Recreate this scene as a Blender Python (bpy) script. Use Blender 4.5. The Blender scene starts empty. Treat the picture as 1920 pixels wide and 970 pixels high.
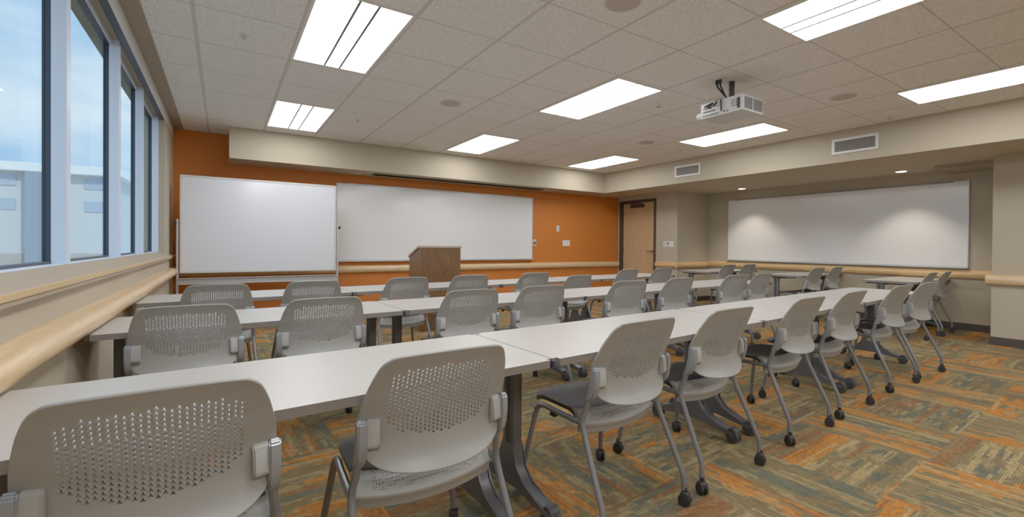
import bpy, bmesh, math, random
from mathutils import Vector, Matrix
from mathutils.geometry import delaunay_2d_cdt

R = random.Random(7)
scene = bpy.context.scene
COL = scene.collection
H = 1.085                      # camera height: room heights below are measured from the camera, z() turns them into heights above the floor
def z(v): return v + H
CEIL = z(1.477)
SOF = z(1.08)
PI = math.pi

# ------------------------------------------------------------------ materials
def new_mat(name):
    m = bpy.data.materials.new(name); m.use_nodes = True
    nt = m.node_tree; b = nt.nodes['Principled BSDF']
    return m, nt, b
def lin(c):
    return tuple((x/12.92 if x <= .04045 else ((x+.055)/1.055)**2.4) for x in [v/255 for v in c])
def nd(nt, t, **kw):
    n = nt.nodes.new(t)
    for k, v in kw.items(): setattr(n, k, v)
    return n
def plain(name, rgb, rough=.5, metal=0., var=.04, scale=30., bump=0., spec=.5, coat=0.):
    m, nt, b = new_mat(name)
    c = lin(rgb)
    tc = nd(nt, 'ShaderNodeTexCoord'); no = nd(nt, 'ShaderNodeTexNoise')
    no.inputs['Scale'].default_value = scale; no.inputs['Detail'].default_value = 3
    nt.links.new(tc.outputs['Object'], no.inputs['Vector'])
    mx = nd(nt, 'ShaderNodeMix', data_type='RGBA')
    mx.inputs[6].default_value = (*[x*(1-var) for x in c], 1)
    mx.inputs[7].default_value = (*[min(1, x*(1+var)) for x in c], 1)
    nt.links.new(no.outputs['Fac'], mx.inputs[0]); nt.links.new(mx.outputs[2], b.inputs['Base Color'])
    b.inputs['Roughness'].default_value = rough; b.inputs['Metallic'].default_value = metal
    b.inputs['Specular IOR Level'].default_value = spec
    b.inputs['Coat Weight'].default_value = coat
    if bump:
        bp = nd(nt, 'ShaderNodeBump'); bp.inputs['Strength'].default_value = bump; bp.inputs['Distance'].default_value = .002
        nt.links.new(no.outputs['Fac'], bp.inputs['Height']); nt.links.new(bp.outputs['Normal'], b.inputs['Normal'])
    return m
def math_node(nt, op, a, b=None, c=None):
    n = nd(nt, 'ShaderNodeMath', operation=op)
    for i, v in enumerate((a, b, c)):
        if v is None: continue
        if isinstance(v, (int, float)): n.inputs[i].default_value = v
        else: nt.links.new(v, n.inputs[i])
    return n.outputs[0]
def mixc(nt, f, a, b):
    n = nd(nt, 'ShaderNodeMix', data_type='RGBA')
    for i, v in ((0, f), (6, a), (7, b)):
        if isinstance(v, (int, float)): n.inputs[i].default_value = v
        elif isinstance(v, tuple): n.inputs[i].default_value = (*v[:3], 1)
        else: nt.links.new(v, n.inputs[i])
    return n.outputs[2]
def emis(name, rgb, s):
    m, nt, b = new_mat(name)
    b.inputs['Base Color'].default_value = (.9, .9, .9, 1)
    b.inputs['Emission Color'].default_value = (*rgb, 1); b.inputs['Emission Strength'].default_value = s
    return m
def wood(name, c1, c2, rough=.4, axis='X', stretch=14., scale=5., coat=.15):
    m, nt, b = new_mat(name)
    tc = nd(nt, 'ShaderNodeTexCoord'); mp = nd(nt, 'ShaderNodeMapping')
    s = [stretch]*3; s['XYZ'.index(axis)] = 1.
    mp.inputs['Scale'].default_value = s
    nt.links.new(tc.outputs['Object'], mp.inputs['Vector'])
    no = nd(nt, 'ShaderNodeTexNoise'); no.inputs['Scale'].default_value = scale; no.inputs['Detail'].default_value = 6; no.inputs['Distortion'].default_value = .6
    nt.links.new(mp.outputs[0], no.inputs['Vector'])
    cr = nd(nt, 'ShaderNodeValToRGB'); cr.color_ramp.elements[0].position = .3; cr.color_ramp.elements[1].position = .7
    cr.color_ramp.elements[0].color = (*lin(c1), 1); cr.color_ramp.elements[1].color = (*lin(c2), 1)
    nt.links.new(no.outputs['Fac'], cr.inputs[0]); nt.links.new(cr.outputs[0], b.inputs['Base Color'])
    b.inputs['Roughness'].default_value = rough; b.inputs['Coat Weight'].default_value = coat
    return m

def carpet_mat():
    m, nt, b = new_mat('carpet_tiles')
    T = .61
    tc = nd(nt, 'ShaderNodeTexCoord'); mp = nd(nt, 'ShaderNodeMapping')
    mp.inputs['Location'].default_value = (-(2.45 % T) / T - .025, -(.775 % T) / T + .12, 0)
    mp.inputs['Rotation'].default_value = (0, 0, math.radians(-2.2)); mp.inputs['Scale'].default_value = (1/T,)*3
    nt.links.new(tc.outputs['Object'], mp.inputs['Vector'])
    sx = nd(nt, 'ShaderNodeSeparateXYZ'); nt.links.new(mp.outputs[0], sx.inputs[0])
    X, Y = sx.outputs[0], sx.outputs[1]
    cx, cy = math_node(nt, 'FLOOR', X), math_node(nt, 'FLOOR', Y)
    fx, fy = math_node(nt, 'FRACT', X), math_node(nt, 'FRACT', Y)
    par = math_node(nt, 'FLOORED_MODULO', math_node(nt, 'ADD', cx, cy), 2.)
    def sel(a, b2):   # parity picks
        return math_node(nt, 'ADD', math_node(nt, 'MULTIPLY', a, par), math_node(nt, 'MULTIPLY', b2, math_node(nt, 'SUBTRACT', 1., par)))
    u = sel(fx, fy); v = sel(fy, fx)            # u runs along the stripes
    cid = nd(nt, 'ShaderNodeCombineXYZ'); nt.links.new(cx, cid.inputs[0]); nt.links.new(cy, cid.inputs[1])
    def wn(vx, vy, seed):
        c = nd(nt, 'ShaderNodeCombineXYZ')
        for i, q in enumerate((vx, vy, seed)):
            if isinstance(q, (int, float)): c.inputs[i].default_value = q
            else: nt.links.new(q, c.inputs[i])
        w = nd(nt, 'ShaderNodeTexWhiteNoise', noise_dimensions='3D'); nt.links.new(c.outputs[0], w.inputs['Vector'])
        return w.outputs['Value']
    rc = wn(cx, cy, 3.7)                           # one random number per tile
    rr = math_node(nt, 'MULTIPLY', rc, 37.)
    def cells(nv, nu, seed):
        bv = math_node(nt, 'FLOOR', math_node(nt, 'MULTIPLY', v, nv))
        off = wn(bv, rr, seed)
        bu = math_node(nt, 'FLOOR', math_node(nt, 'ADD', math_node(nt, 'MULTIPLY', u, nu), off))
        return wn(math_node(nt, 'ADD', bv, math_node(nt, 'MULTIPLY', bu, 31.)), rr, seed + 1.)
    # smooth band family across the tile
    def noise1(freq, seed, dim='2D'):
        c = nd(nt, 'ShaderNodeCombineXYZ'); nt.links.new(math_node(nt, 'MULTIPLY', v, freq), c.inputs[0])
        nt.links.new(math_node(nt, 'ADD', rr, seed), c.inputs[1])
        n = nd(nt, 'ShaderNodeTexNoise'); n.inputs['Scale'].default_value = 1.; n.inputs['Detail'].default_value = 0
        nt.links.new(c.outputs[0], n.inputs['Vector']); return n.outputs['Fac']
    fam = noise1(2.6, .5)
    fam2 = noise1(6.5, 11.3)
    base = mixc(nt, noise1(11., 4.), lin((112, 95, 63)), lin((134, 115, 78)))
    block = cells(17., 4.6, 1.)
    block2 = cells(24., 6., 5.)
    fleck = cells(40., 12., 23.)
    g = lambda a, t: math_node(nt, 'GREATER_THAN', a, t)
    l = lambda a, t: math_node(nt, 'LESS_THAN', a, t)
    mul = lambda a, b2: math_node(nt, 'MULTIPLY', a, b2)
    soft = math_node(nt, 'MULTIPLY_ADD', fleck, .45, .5)
    col = base
    col = mixc(nt, mul(mul(l(fam, .44), g(block, .48)), soft), col, lin((86, 92, 78)))
    col = mixc(nt, mul(mul(g(fam, .53), g(block, .32)), soft), col, lin((190, 112, 34)))
    col = mixc(nt, mul(g(block2, .78), .5), col, lin((160, 138, 92)))
    rust = mul(g(fam2, .60), g(cells(46., 1.6, 9.), .5))
    col = mixc(nt, mul(rust, .6), col, lin((136, 80, 38)))
    tan = mul(l(fam2, .38), g(cells(46., 2.4, 13.), .55))
    col = mixc(nt, mul(tan, .6), col, lin((176, 150, 98)))
    # fine tufted rows
    row = math_node(nt, 'SINE', math_node(nt, 'MULTIPLY', v, 2*PI*62))
    dash = cells(62., 26., 17.)
    k = math_node(nt, 'ADD', math_node(nt, 'MULTIPLY', row, .14), math_node(nt, 'ADD', math_node(nt, 'MULTIPLY', dash, .34), .65))
    hsv = nd(nt, 'ShaderNodeHueSaturation'); nt.links.new(col, hsv.inputs['Color']); nt.links.new(k, hsv.inputs['Value'])
    nt.links.new(hsv.outputs[0], b.inputs['Base Color'])
    b.inputs['Roughness'].default_value = .95; b.inputs['Specular IOR Level'].default_value = .15
    bp = nd(nt, 'ShaderNodeBump'); bp.inputs['Strength'].default_value = .35; bp.inputs['Distance'].default_value = .003
    nt.links.new(k, bp.inputs['Height']); nt.links.new(bp.outputs['Normal'], b.inputs['Normal'])
    return m

def ceiling_mat():
    m, nt, b = new_mat('acoustic_tiles')
    T = .6096
    tc = nd(nt, 'ShaderNodeTexCoord'); sx = nd(nt, 'ShaderNodeSeparateXYZ'); nt.links.new(tc.outputs['Object'], sx.inputs[0])
    def line(ax, ph, w):
        t = math_node(nt, 'FLOORED_MODULO', math_node(nt, 'ADD', sx.outputs[ax], -ph + T/2), T)
        d = math_node(nt, 'ABSOLUTE', math_node(nt, 'SUBTRACT', t, T/2))
        return math_node(nt, 'LESS_THAN', d, w), math_node(nt, 'LESS_THAN', math_node(nt, 'ABSOLUTE', math_node(nt, 'SUBTRACT', d, w)), .0025)
    a, ae = line(0, .445, .011); c, ce = line(1, 2.232, .0045)
    bar = math_node(nt, 'MAXIMUM', a, c); edge = math_node(nt, 'MAXIMUM', ae, ce)
    n1 = nd(nt, 'ShaderNodeTexNoise'); n1.inputs['Scale'].default_value = 95.; n1.inputs['Detail'].default_value = 4; n1.inputs['Roughness'].default_value = .7
    nt.links.new(tc.outputs['Object'], n1.inputs['Vector'])
    v1 = nd(nt, 'ShaderNodeTexVoronoi'); v1.inputs['Scale'].default_value = 75.; nt.links.new(tc.outputs['Object'], v1.inputs['Vector'])
    pit = math_node(nt, 'LESS_THAN', math_node(nt, 'ADD', v1.outputs['Distance'], math_node(nt, 'MULTIPLY', n1.outputs['Fac'], .5)), .44)
    cr = nd(nt, 'ShaderNodeValToRGB'); cr.color_ramp.elements[0].position = .36; cr.color_ramp.elements[1].position = .60
    cr.color_ramp.elements[0].color = (*lin((216, 213, 209)), 1); cr.color_ramp.elements[1].color = (*lin((246, 244, 241)), 1)
    nt.links.new(n1.outputs['Fac'], cr.inputs[0])
    col = mixc(nt, math_node(nt, 'MULTIPLY', pit, .75), cr.outputs[0], lin((172, 168, 163)))
    col = mixc(nt, bar, col, lin((206, 201, 195)))
    col = mixc(nt, math_node(nt, 'MULTIPLY', edge, .3), col, lin((150, 144, 138)))
    nt.links.new(col, b.inputs['Base Color']); b.inputs['Roughness'].default_value = .95; b.inputs['Specular IOR Level'].default_value = .2
    h = math_node(nt, 'SUBTRACT', math_node(nt, 'MULTIPLY', n1.outputs['Fac'], .5), math_node(nt, 'MULTIPLY', pit, .6))
    h = math_node(nt, 'MULTIPLY', h, math_node(nt, 'SUBTRACT', 1., bar))
    bp = nd(nt, 'ShaderNodeBump'); bp.inputs['Strength'].default_value = .5; bp.inputs['Distance'].default_value = .003
    nt.links.new(h, bp.inputs['Height']); nt.links.new(bp.outputs['Normal'], b.inputs['Normal'])
    return m

def glass_mat():
    m = bpy.data.materials.new('window_glass'); m.use_nodes = True
    nt = m.node_tree; nt.nodes.clear()
    o = nd(nt, 'ShaderNodeOutputMaterial'); mx = nd(nt, 'ShaderNodeMixShader')
    t = nd(nt, 'ShaderNodeBsdfTransparent'); t.inputs[0].default_value = (.88, .95, .98, 1)
    g = nd(nt, 'ShaderNodeBsdfGlossy'); g.inputs['Roughness'].default_value = .02; g.inputs[0].default_value = (.9, .95, 1, 1)
    no = nd(nt, 'ShaderNodeTexNoise'); no.inputs['Scale'].default_value = .8
    tc = nd(nt, 'ShaderNodeTexCoord'); nt.links.new(tc.outputs['Object'], no.inputs['Vector'])
    nt.links.new(math_node(nt, 'MULTIPLY_ADD', no.outputs['Fac'], .02, .05), mx.inputs[0])
    nt.links.new(t.outputs[0], mx.inputs[1]); nt.links.new(g.outputs[0], mx.inputs[2]); nt.links.new(mx.outputs[0], o.inputs[0])
    return m

def perforated_mat(name, rgb):
    m, nt, b = new_mat(name)
    tc = nd(nt, 'ShaderNodeTexCoord'); v = nd(nt, 'ShaderNodeTexVoronoi'); v.inputs['Scale'].default_value = 130.; v.inputs['Randomness'].default_value = .25
    nt.links.new(tc.outputs['Object'], v.inputs['Vector'])
    sx = nd(nt, 'ShaderNodeSeparateXYZ'); nt.links.new(tc.outputs['Object'], sx.inputs[0])
    zz = sx.outputs[2]
    msk = math_node(nt, 'MULTIPLY', math_node(nt, 'LESS_THAN', v.outputs['Distance'], .36), math_node(nt, 'GREATER_THAN', zz, .400))
    msk = math_node(nt, 'MULTIPLY', msk, math_node(nt, 'LESS_THAN', math_node(nt, 'ABSOLUTE', sx.outputs[0]), .165))
    msk = math_node(nt, 'MULTIPLY', msk, math_node(nt, 'LESS_THAN', sx.outputs[1], .2))
    col = mixc(nt, msk, lin(rgb), lin((92, 90, 86)))
    nt.links.new(col, b.inputs['Base Color']); b.inputs['Roughness'].default_value = .45
    return m

def board_mat(name, rgb, rough=.16):
    m = plain(name, rgb, rough, var=.012, scale=2., spec=.5, coat=.35)
    m.node_tree.nodes['Principled BSDF'].inputs['Coat Roughness'].default_value = .1
    return m

M = {}
M['carpet'] = carpet_mat()
M['ceiling'] = ceiling_mat()
M['glass'] = glass_mat()
M['beige'] = plain('beige_paint', (176, 163, 139), .8, var=.015, scale=60, bump=.05)
M['taupe'] = plain('taupe_paint_and_shade', (150, 138, 118), .8, var=.015, scale=60)  # on the ceiling border this darker tone stands for shade facing downward
M['orange'] = plain('orange_paint', (198, 105, 26), .7, var=.02, scale=50, bump=.05)
M['base'] = plain('dark_vinyl_base', (58, 50, 46), .5)
M['maple'] = wood('maple_rail', (202, 166, 118), (226, 194, 148), .38, 'Y', 12, 4)
M['maple_x'] = wood('maple_rail_across', (202, 166, 118), (226, 194, 148), .38, 'X', 12, 4)
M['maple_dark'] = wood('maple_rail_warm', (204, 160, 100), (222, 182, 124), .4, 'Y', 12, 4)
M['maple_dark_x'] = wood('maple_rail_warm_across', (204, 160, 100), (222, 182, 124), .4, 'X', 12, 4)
M['sill'] = plain('cream_sill', (164, 146, 122), .65, var=.02, spec=.25)
M['sill_nose'] = plain('sill_nose_tan', (205, 172, 122), .45)
M['alu'] = plain('daylit_aluminium', (210, 224, 242), .4, .1, var=.02)  # blue daylight reflected by the frames is put into this base colour
M['alu_strip'] = plain('grey_metal_strip', (148, 149, 156), .4, .3)
M['gasket'] = plain('dark_window_frame', (38, 44, 58), .45)
M['shade'] = plain('grey_cassette', (206, 208, 208), .5, .1, var=.05, scale=8)
M['black'] = plain('black_plastic', (20, 20, 21), .4)
M['void'] = plain('dark_slot', (6, 6, 6), .95, spec=.1)
M['rubber'] = plain('black_rubber', (24, 23, 23), .6)
M['white'] = plain('white_plastic', (222, 220, 214), .4)
M['white_metal'] = plain('white_painted_metal', (205, 202, 196), .4)
M['grille'] = plain('shadowed_duct', (58, 56, 54), .7)
M['slat'] = plain('grey_slat', (150, 146, 140), .5)
M['wb'] = board_mat('whiteboard_enamel', (232, 231, 229))
M['wb_mobile'] = board_mat('mobile_board_enamel', (224, 226, 232))
M['wb_frame'] = plain('aluminium_trim', (196, 196, 194), .35, .4)
M['wb_trim_dark'] = plain('dark_grey_trim', (134, 128, 120), .5)  # darker grey of the map rail on the recess board
M['oak'] = wood('lectern_oak', (80, 50, 22), (132, 90, 46), .4, 'Z', 16, 6, .1)
M['oak_edge'] = plain('lectern_top_edge', (176, 158, 142), .45)
M['door'] = wood('maple_door', (186, 148, 102), (204, 168, 122), .4, 'Z', 10, 3)
M['bronze'] = plain('dark_bronze_frame', (58, 46, 36), .45)
M['handle'] = plain('brushed_bronze', (110, 88, 66), .35, .7)
M['tabletop'] = plain('warm_grey_laminate', (180, 174, 166), .34, var=.012, scale=90, spec=.45)
M['edge'] = plain('grey_edge_band', (120, 112, 104), .45)
M['leg_metal'] = plain('graphite_table_leg', (96, 97, 100), .38, .25)
M['leg_dark'] = plain('dark_groove', (52, 48, 45), .5)
M['wheel'] = plain('grey_tread_wheel', (58, 58, 60), .5)
M['chair'] = plain('warm_grey_plastic', (150, 149, 143), .38, var=.02, spec=.55)
M['chair_clip'] = plain('pale_grey_plastic', (160, 159, 153), .42, var=.02)
M['seat'] = plain('dark_grey_seat', (56, 57, 58), .5, var=.03, spec=.3)
M['seat_rear'] = perforated_mat('perforated_seat_rear', (146, 145, 139))
M['silver'] = plain('silver_grey_frame', (122, 124, 128), .32, .35, var=.02)
M['bracket'] = plain('silver_bracket', (146, 149, 154), .36, .2, var=.02)
M['lens'] = emis('lit_diffuser', (.97, .985, 1.), 9.5)
M['down'] = emis('lit_downlight', (1., .9, .72), 6.0)
M['fix'] = plain('white_fixture_trim', (226, 222, 215), .5)
M['fix_line'] = plain('fixture_divider', (110, 108, 105), .5)
M['ring'] = plain('speaker_grille', (184, 174, 163), .7)
M['proj'] = plain('projector_shell', (196, 194, 192), .4)
M['proj_dark'] = plain('projector_vent', (112, 110, 108), .6)
M['lens_glass'] = plain('projector_lens', (60, 66, 76), .1, coat=1)
M['red'] = plain('red_mark', (170, 50, 40), .5)
M['bwall'] = plain('pale_stucco', (204, 208, 208), .9)
M['bgrey'] = plain('grey_stucco', (178, 172, 164), .9)
M['cornice'] = plain('white_cornice', (240, 240, 238), .9)
M['btower'] = plain('blue_grey_stucco', (140, 152, 164), .9)
M['bwin'] = plain('far_window', (168, 184, 200), .3)
M['ground'] = plain('outdoor_ground', (150, 140, 124), .9, var=.2, scale=.4)
M['paper'] = plain('thermostat_grey', (190, 188, 180), .5)

# ------------------------------------------------------------------ mesh helpers
def fin(name, bm, mat, parent=None, smooth=False, sharp=35):
    bmesh.ops.recalc_face_normals(bm, faces=bm.faces[:])
    me = bpy.data.meshes.new(name); bm.to_mesh(me); bm.free()
    mats = mat if isinstance(mat, (list, tuple)) else [mat]
    for k in mats: me.materials.append(k)
    if smooth:
        for p in me.polygons: p.use_smooth = True
        me.set_sharp_from_angle(angle=math.radians(sharp))
    o = bpy.data.objects.new(name, me); COL.objects.link(o)
    if parent: o.parent = parent
    return o
def tag(o, label, cat=None, group=None, kind=None):
    o['label'] = label
    if cat: o['category'] = cat
    if group: o['group'] = group
    if kind: o['kind'] = kind
    return o
def thing(name, loc, label, cat, rz=0., group=None):
    o = bpy.data.objects.new(name, None); COL.objects.link(o)
    o.empty_display_size = .1
    o.location = loc; o.rotation_euler = (0, 0, rz)
    return tag(o, label, cat, group)
def struct(o, label=None):
    o['kind'] = 'structure'
    if label: o['label'] = label
    return o
def box(bm, x0, x1, y0, y1, z0, z1, bev=0., mi=0, mtx=None):
    vs = [bm.verts.new((x, y, zz)) for x in (x0, x1) for y in (y0, y1) for zz in (z0, z1)]
    fs = [bm.faces.new([vs[i] for i in q]) for q in ((0,1,3,2),(4,6,7,5),(0,4,5,1),(2,3,7,6),(0,2,6,4),(1,5,7,3))]
    for f in fs: f.material_index = mi
    if mtx is not None:
        for v in vs: v.co = mtx @ v.co
    if bev > 0:
        es = list({e for f in fs for e in f.edges})
        r = bmesh.ops.bevel(bm, geom=es, offset=bev, segments=2, affect='EDGES', profile=.6)
        for f in r['faces']: f.material_index = mi
def quad(bm, pts, mi=0):
    f = bm.faces.new([bm.verts.new(p) for p in pts]); f.material_index = mi; return f
def cyl(bm, c, axis, r, h, seg=20, r2=None, mi=0, bev=0.):
    c = Vector(c); a = Vector(axis).normalized()
    q = a.to_track_quat('Z', 'Y').to_matrix()
    r2 = r if r2 is None else r2
    rings = []
    prof = [(r, -h/2), (r2, h/2)]
    if bev: prof = [(r-bev, -h/2), (r, -h/2+bev), (r2, h/2-bev), (r2-bev, h/2)]
    for rad, t in prof:
        rings.append([bm.verts.new(c + q @ Vector((rad*math.cos(2*PI*k/seg), rad*math.sin(2*PI*k/seg), t))) for k in range(seg)])
    for A, B in zip(rings, rings[1:]):
        for k in range(seg):
            f = bm.faces.new((A[k], A[(k+1) % seg], B[(k+1) % seg], B[k])); f.material_index = mi
    f = bm.faces.new(rings[0][::-1]); f.material_index = mi
    f = bm.faces.new(rings[-1]); f.material_index = mi
def smooth_path(pts, n=6):
    P = [Vector(p) for p in pts]
    out = []
    for i in range(len(P)-1):
        p0 = P[max(i-1, 0)]; p1 = P[i]; p2 = P[i+1]; p3 = P[min(i+2, len(P)-1)]
        for k in range(n):
            t = k/n
            out.append(.5*((2*p1) + (p2-p0)*t + (2*p0-5*p1+4*p2-p3)*t*t + (3*p1-p0-3*p2+p3)*t**3))
    out.append(P[-1]); return out
def tube(bm, pts, r, seg=10, n=6, mi=0, flat=None):
    P = smooth_path(pts, n) if n else [Vector(p) for p in pts]
    rings = []; nrm = None
    for i, p in enumerate(P):
        t = (P[min(i+1, len(P)-1)] - P[max(i-1, 0)]).normalized()
        if nrm is None:
            nrm = t.orthogonal().normalized()
            if flat: nrm = (Vector(flat) - t*Vector(flat).dot(t)).normalized()
        nrm = (nrm - t*nrm.dot(t)).normalized(); bn = t.cross(nrm)
        ra = r(i/(len(P)-1)) if callable(r) else r
        ra = ra if isinstance(ra, tuple) else (ra, ra)
        rings.append([bm.verts.new(p + nrm*ra[0]*math.cos(2*PI*k/seg) + bn*ra[1]*math.sin(2*PI*k/seg)) for k in range(seg)])
    for A, B in zip(rings, rings[1:]):
        for k in range(seg):
            f = bm.faces.new((A[k], A[(k+1) % seg], B[(k+1) % seg], B[k])); f.material_index = mi
    bm.faces.new(rings[0][::-1]).material_index = mi; bm.faces.new(rings[-1]).material_index = mi
def extrude_poly(bm, pts2, fn, t0, t1, mi=0):
    A = [bm.verts.new(fn(a, b, t0)) for a, b in pts2]; B = [bm.verts.new(fn(a, b, t1)) for a, b in pts2]
    n = len(A)
    for k in range(n):
        bm.faces.new((A[k], A[(k+1) % n], B[(k+1) % n], B[k])).material_index = mi
    bm.faces.new(A[::-1]).material_index = mi; bm.faces.new(B).material_index = mi
def copy_tree(o, parent=None):
    c = o.copy(); COL.objects.link(c)
    if parent is not None: c.parent = parent
    for ch in list(o.children): copy_tree(ch, c)
    return c

# ------------------------------------------------------------------ room shell
XL, XB, XS, XD, XW = -.545, -.433, 6.515, 7.442, 8.441
YW, YS, YB = 7.31, 6.78, -3.6
YR, YP = 5.746, 1.46
bm = bmesh.new(); box(bm, -.75, XW+.1, YB-.1, YW+.1, -.08, 0.)
struct(fin('floor', bm, M['carpet']), 'carpet tile floor in tan, orange and grey green stripes')
bm = bmesh.new(); box(bm, XB, XS+.05, YB, YW, CEIL, CEIL+.05)
struct(fin('ceiling', bm, M['ceiling']), 'suspended ceiling of textured square acoustic tiles')
bm = bmesh.new(); box(bm, XL-.22, XB, YB, YW, CEIL-.004, CEIL+.05)
struct(fin('trim_1', bm, M['taupe']), 'border strip between ceiling tiles and window wall, downward shade put into its taupe')
bm = bmesh.new(); box(bm, -.75, XD+.3, YW, YW+.1, 0, CEIL+.05)
struct(fin('wall_front', bm, M['orange']), 'orange accent wall behind the whiteboard and lectern')
bm = bmesh.new(); box(bm, -.75, XW+.1, YB-.1, YB, 0, CEIL+.05)
struct(fin('wall_back', bm, M['beige']), 'beige wall behind the camera')
# right side walls
bm = bmesh.new()
DY0, DY1, DZ = 6.295, 7.225, z(.955)
box(bm, XD, XD+.14, YR, DY0, 0, SOF+.1); box(bm, XD, XD+.14, DY1, YW, 0, SOF+.1); box(bm, XD, XD+.14, DY0, DY1, DZ, SOF+.1)
box(bm, XD+.14, XW+.1, YR, YR+.12, 0, SOF+.1)
struct(fin('wall_right', bm, M['beige']), 'beige wall with the door, turning into the recess')
bm = bmesh.new(); box(bm, XW, XW+.1, YP-.1, YR, 0, SOF+.1)
struct(fin('wall_recess', bm, M['beige']), 'beige recess wall that carries the wide right whiteboard')
bm = bmesh.new(); box(bm, XD, XW+.1, YB, YP, 0, SOF+.1)
struct(fin('wall_pier', bm, M['beige']), 'beige pier at the right edge with timber rail')
# soffits
bm = bmesh.new(); box(bm, .064, XS+.02, YS, YW, SOF, CEIL+.02)
struct(fin('trim_2', bm, M['beige']), 'beige dropped soffit above the orange wall')
bm = bmesh.new(); box(bm, XS, XW+.1, YB, YW, SOF, CEIL+.02)
struct(fin('trim_3', bm, M['beige']), 'beige dropped soffit with two air vents on the right')
bm = bmesh.new(); box(bm, 7.76, XW, YP, 2.06, SOF-.04, SOF)
struct(fin('trim_4', bm, M['taupe']), 'shallow taupe drop in the recess ceiling next to the pier')
# left wall with window opening
MY = [.55, 1.73, 2.90, 4.13, 5.22, 6.30]
WZ0, WZ1 = z(-.135), z(1.385)
XG = -.672
bm = bmesh.new()
box(bm, XL-.2, XL, YB, YW, 0, z(-.17)); box(bm, XL-.2, XL, YB, MY[0]-.05, z(-.17), CEIL); box(bm, XL-.2, XL, MY[-1]+.02, YW, z(-.17), CEIL)
box(bm, XL-.2, XL, MY[0]-.05, MY[-1]+.02, z(1.39), CEIL)
struct(fin('wall_left', bm, M['beige']), 'beige window wall on the left')
# sill with sloping top
bm = bmesh.new()
prof = [(XG-.03, z(-.19)), (XG-.03, z(-.098)), (-.60, z(-.102)), (-.535, z(-.142)), (-.518, z(-.149)), (-.518, z(-.19))]
extrude_poly(bm, prof, lambda a, b, t: (a, t, b), MY[0]-.05, YW-.003)
struct(fin('trim_5', bm, M['sill'], smooth=True), 'cream window sill running along the left wall')
bm = bmesh.new(); box(bm, -.519, -.513, MY[0]-.05, YW-.003, z(-.172), z(-.149), .002)
struct(fin('trim_6', bm, M['sill_nose']), 'tan front edge of the window sill')
bm = bmesh.new(); box(bm, XL, XL+.012, MY[0]-.05, YW-.003, z(-.197), z(-.172))
struct(fin('trim_7', bm, M['alu_strip']), 'grey metal strip under the window sill')
# shade cassette above the windows with dark slot
bm = bmesh.new(); box(bm, XL, XL+.006, MY[0]-.05, YW-.003, z(1.345), CEIL-.005)
struct(fin('trim_8', bm, M['shade']), 'pale grey blind cassette face above the windows')
bm = bmesh.new(); box(bm, XL-.045, XL-.002, MY[0]-.05, MY[-1]+.02, z(1.355), z(1.39))
struct(fin('trim_9', bm, M['black']), 'black blind slot above the windows')
# windows: each bay its frame, gaskets and pane
def window(n, y0, y1):
    last = (y1 == MY[-1])
    bm = bmesh.new()
    if last: box(bm, -.654, -.600, y1-.03, y1+.02, WZ0, WZ1, .003)
    else: box(bm, -.654, -.600, y1-.06, y1, WZ0, WZ1, .003)
    box(bm, -.654, -.602, y0, y1-.06, WZ0+.002, z(-.100)); box(bm, -.66, -.640, y0, y1, z(1.345), WZ1)
    w = struct(fin('window_%d' % n, bm, M['alu']), 'tall fixed window pane, bay %s' % ['nearest the camera', 'second along the left wall', 'third along the left wall', 'fourth along the left wall', 'beside the orange wall'][n-1])
    bm = bmesh.new()
    e = y1-.03 if last else y1-.06
    box(bm, XG-.012, -.654, e+.004, e+.04, WZ0+.03, z(1.37)); box(bm, XG-.012, -.654, y0-.015, y0+.018, WZ0+.03, z(1.37))
    box(bm, XG-.012, -.654, y0+.018, e+.004, z(-.112), z(-.088)); box(bm, XG-.012, -.654, y0+.018, e+.004, z(1.335), z(1.37))
    fin('window_frame', bm, M['gasket'], w)
    bm = bmesh.new(); box(bm, -.76, -.600, y0, y1, z(1.372), z(1.392)); fin('window_head', bm, M['taupe'], w)
    bm = bmesh.new(); box(bm, XG-.004, XG, y0+.018, e+.004, z(-.090), z(1.337))
    fin('pane', bm, M['glass'], w)
for i in range(5): window(i+1, MY[i], MY[i+1])
# timber rails
def rail(name, p0, p1, out, mat, label, hh=.06, d=.075, caps=(0, 0)):
    p0 = Vector(p0); p1 = Vector(p1); out = Vector(out).normalized(); bm = bmesh.new()
    pr = []
    for k in range(15):
        a = -PI/2 + PI*k/14
        pr.append((math.copysign(abs(math.cos(a))**.8, 1)*d, math.copysign(abs(math.sin(a))**.9, math.sin(a))*hh))
    ring = lambda p: [bm.verts.new(p + out*a + Vector((0, 0, b))) for a, b in pr]
    A, B = ring(p0), ring(p1)
    for k in range(14): bm.faces.new((A[k], A[k+1], B[k+1], B[k]))
    bm.faces.new((A[0], B[0], B[-1], A[-1])); bm.faces.new(A); bm.faces.new(B[::-1])
    return struct(fin(name, bm, mat, smooth=True, sharp=50), label)
RZ = z(-.342)
rail('trim_10', (XL, YB, RZ-.010), (XL, YW-.004, RZ-.010), (1, 0, 0), M['maple'], 'rounded maple bumper rail along the window wall', d=.088, hh=.050)
rail('trim_11', (XL+.06, YW, z(-.388)), (XD, YW, z(-.388)), (0, -1, 0), M['maple_x'], 'rounded maple bumper rail across the orange wall', d=.06, hh=.058)
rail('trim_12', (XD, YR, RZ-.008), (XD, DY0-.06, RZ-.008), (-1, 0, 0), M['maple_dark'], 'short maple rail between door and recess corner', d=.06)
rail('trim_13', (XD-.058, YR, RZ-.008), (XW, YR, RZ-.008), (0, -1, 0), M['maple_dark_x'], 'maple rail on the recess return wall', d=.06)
rail('trim_14', (XW, YP, RZ+.008), (XW, YR, RZ+.008), (-1, 0, 0), M['maple_dark'], 'long maple rail under the right whiteboard', d=.06)
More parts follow.
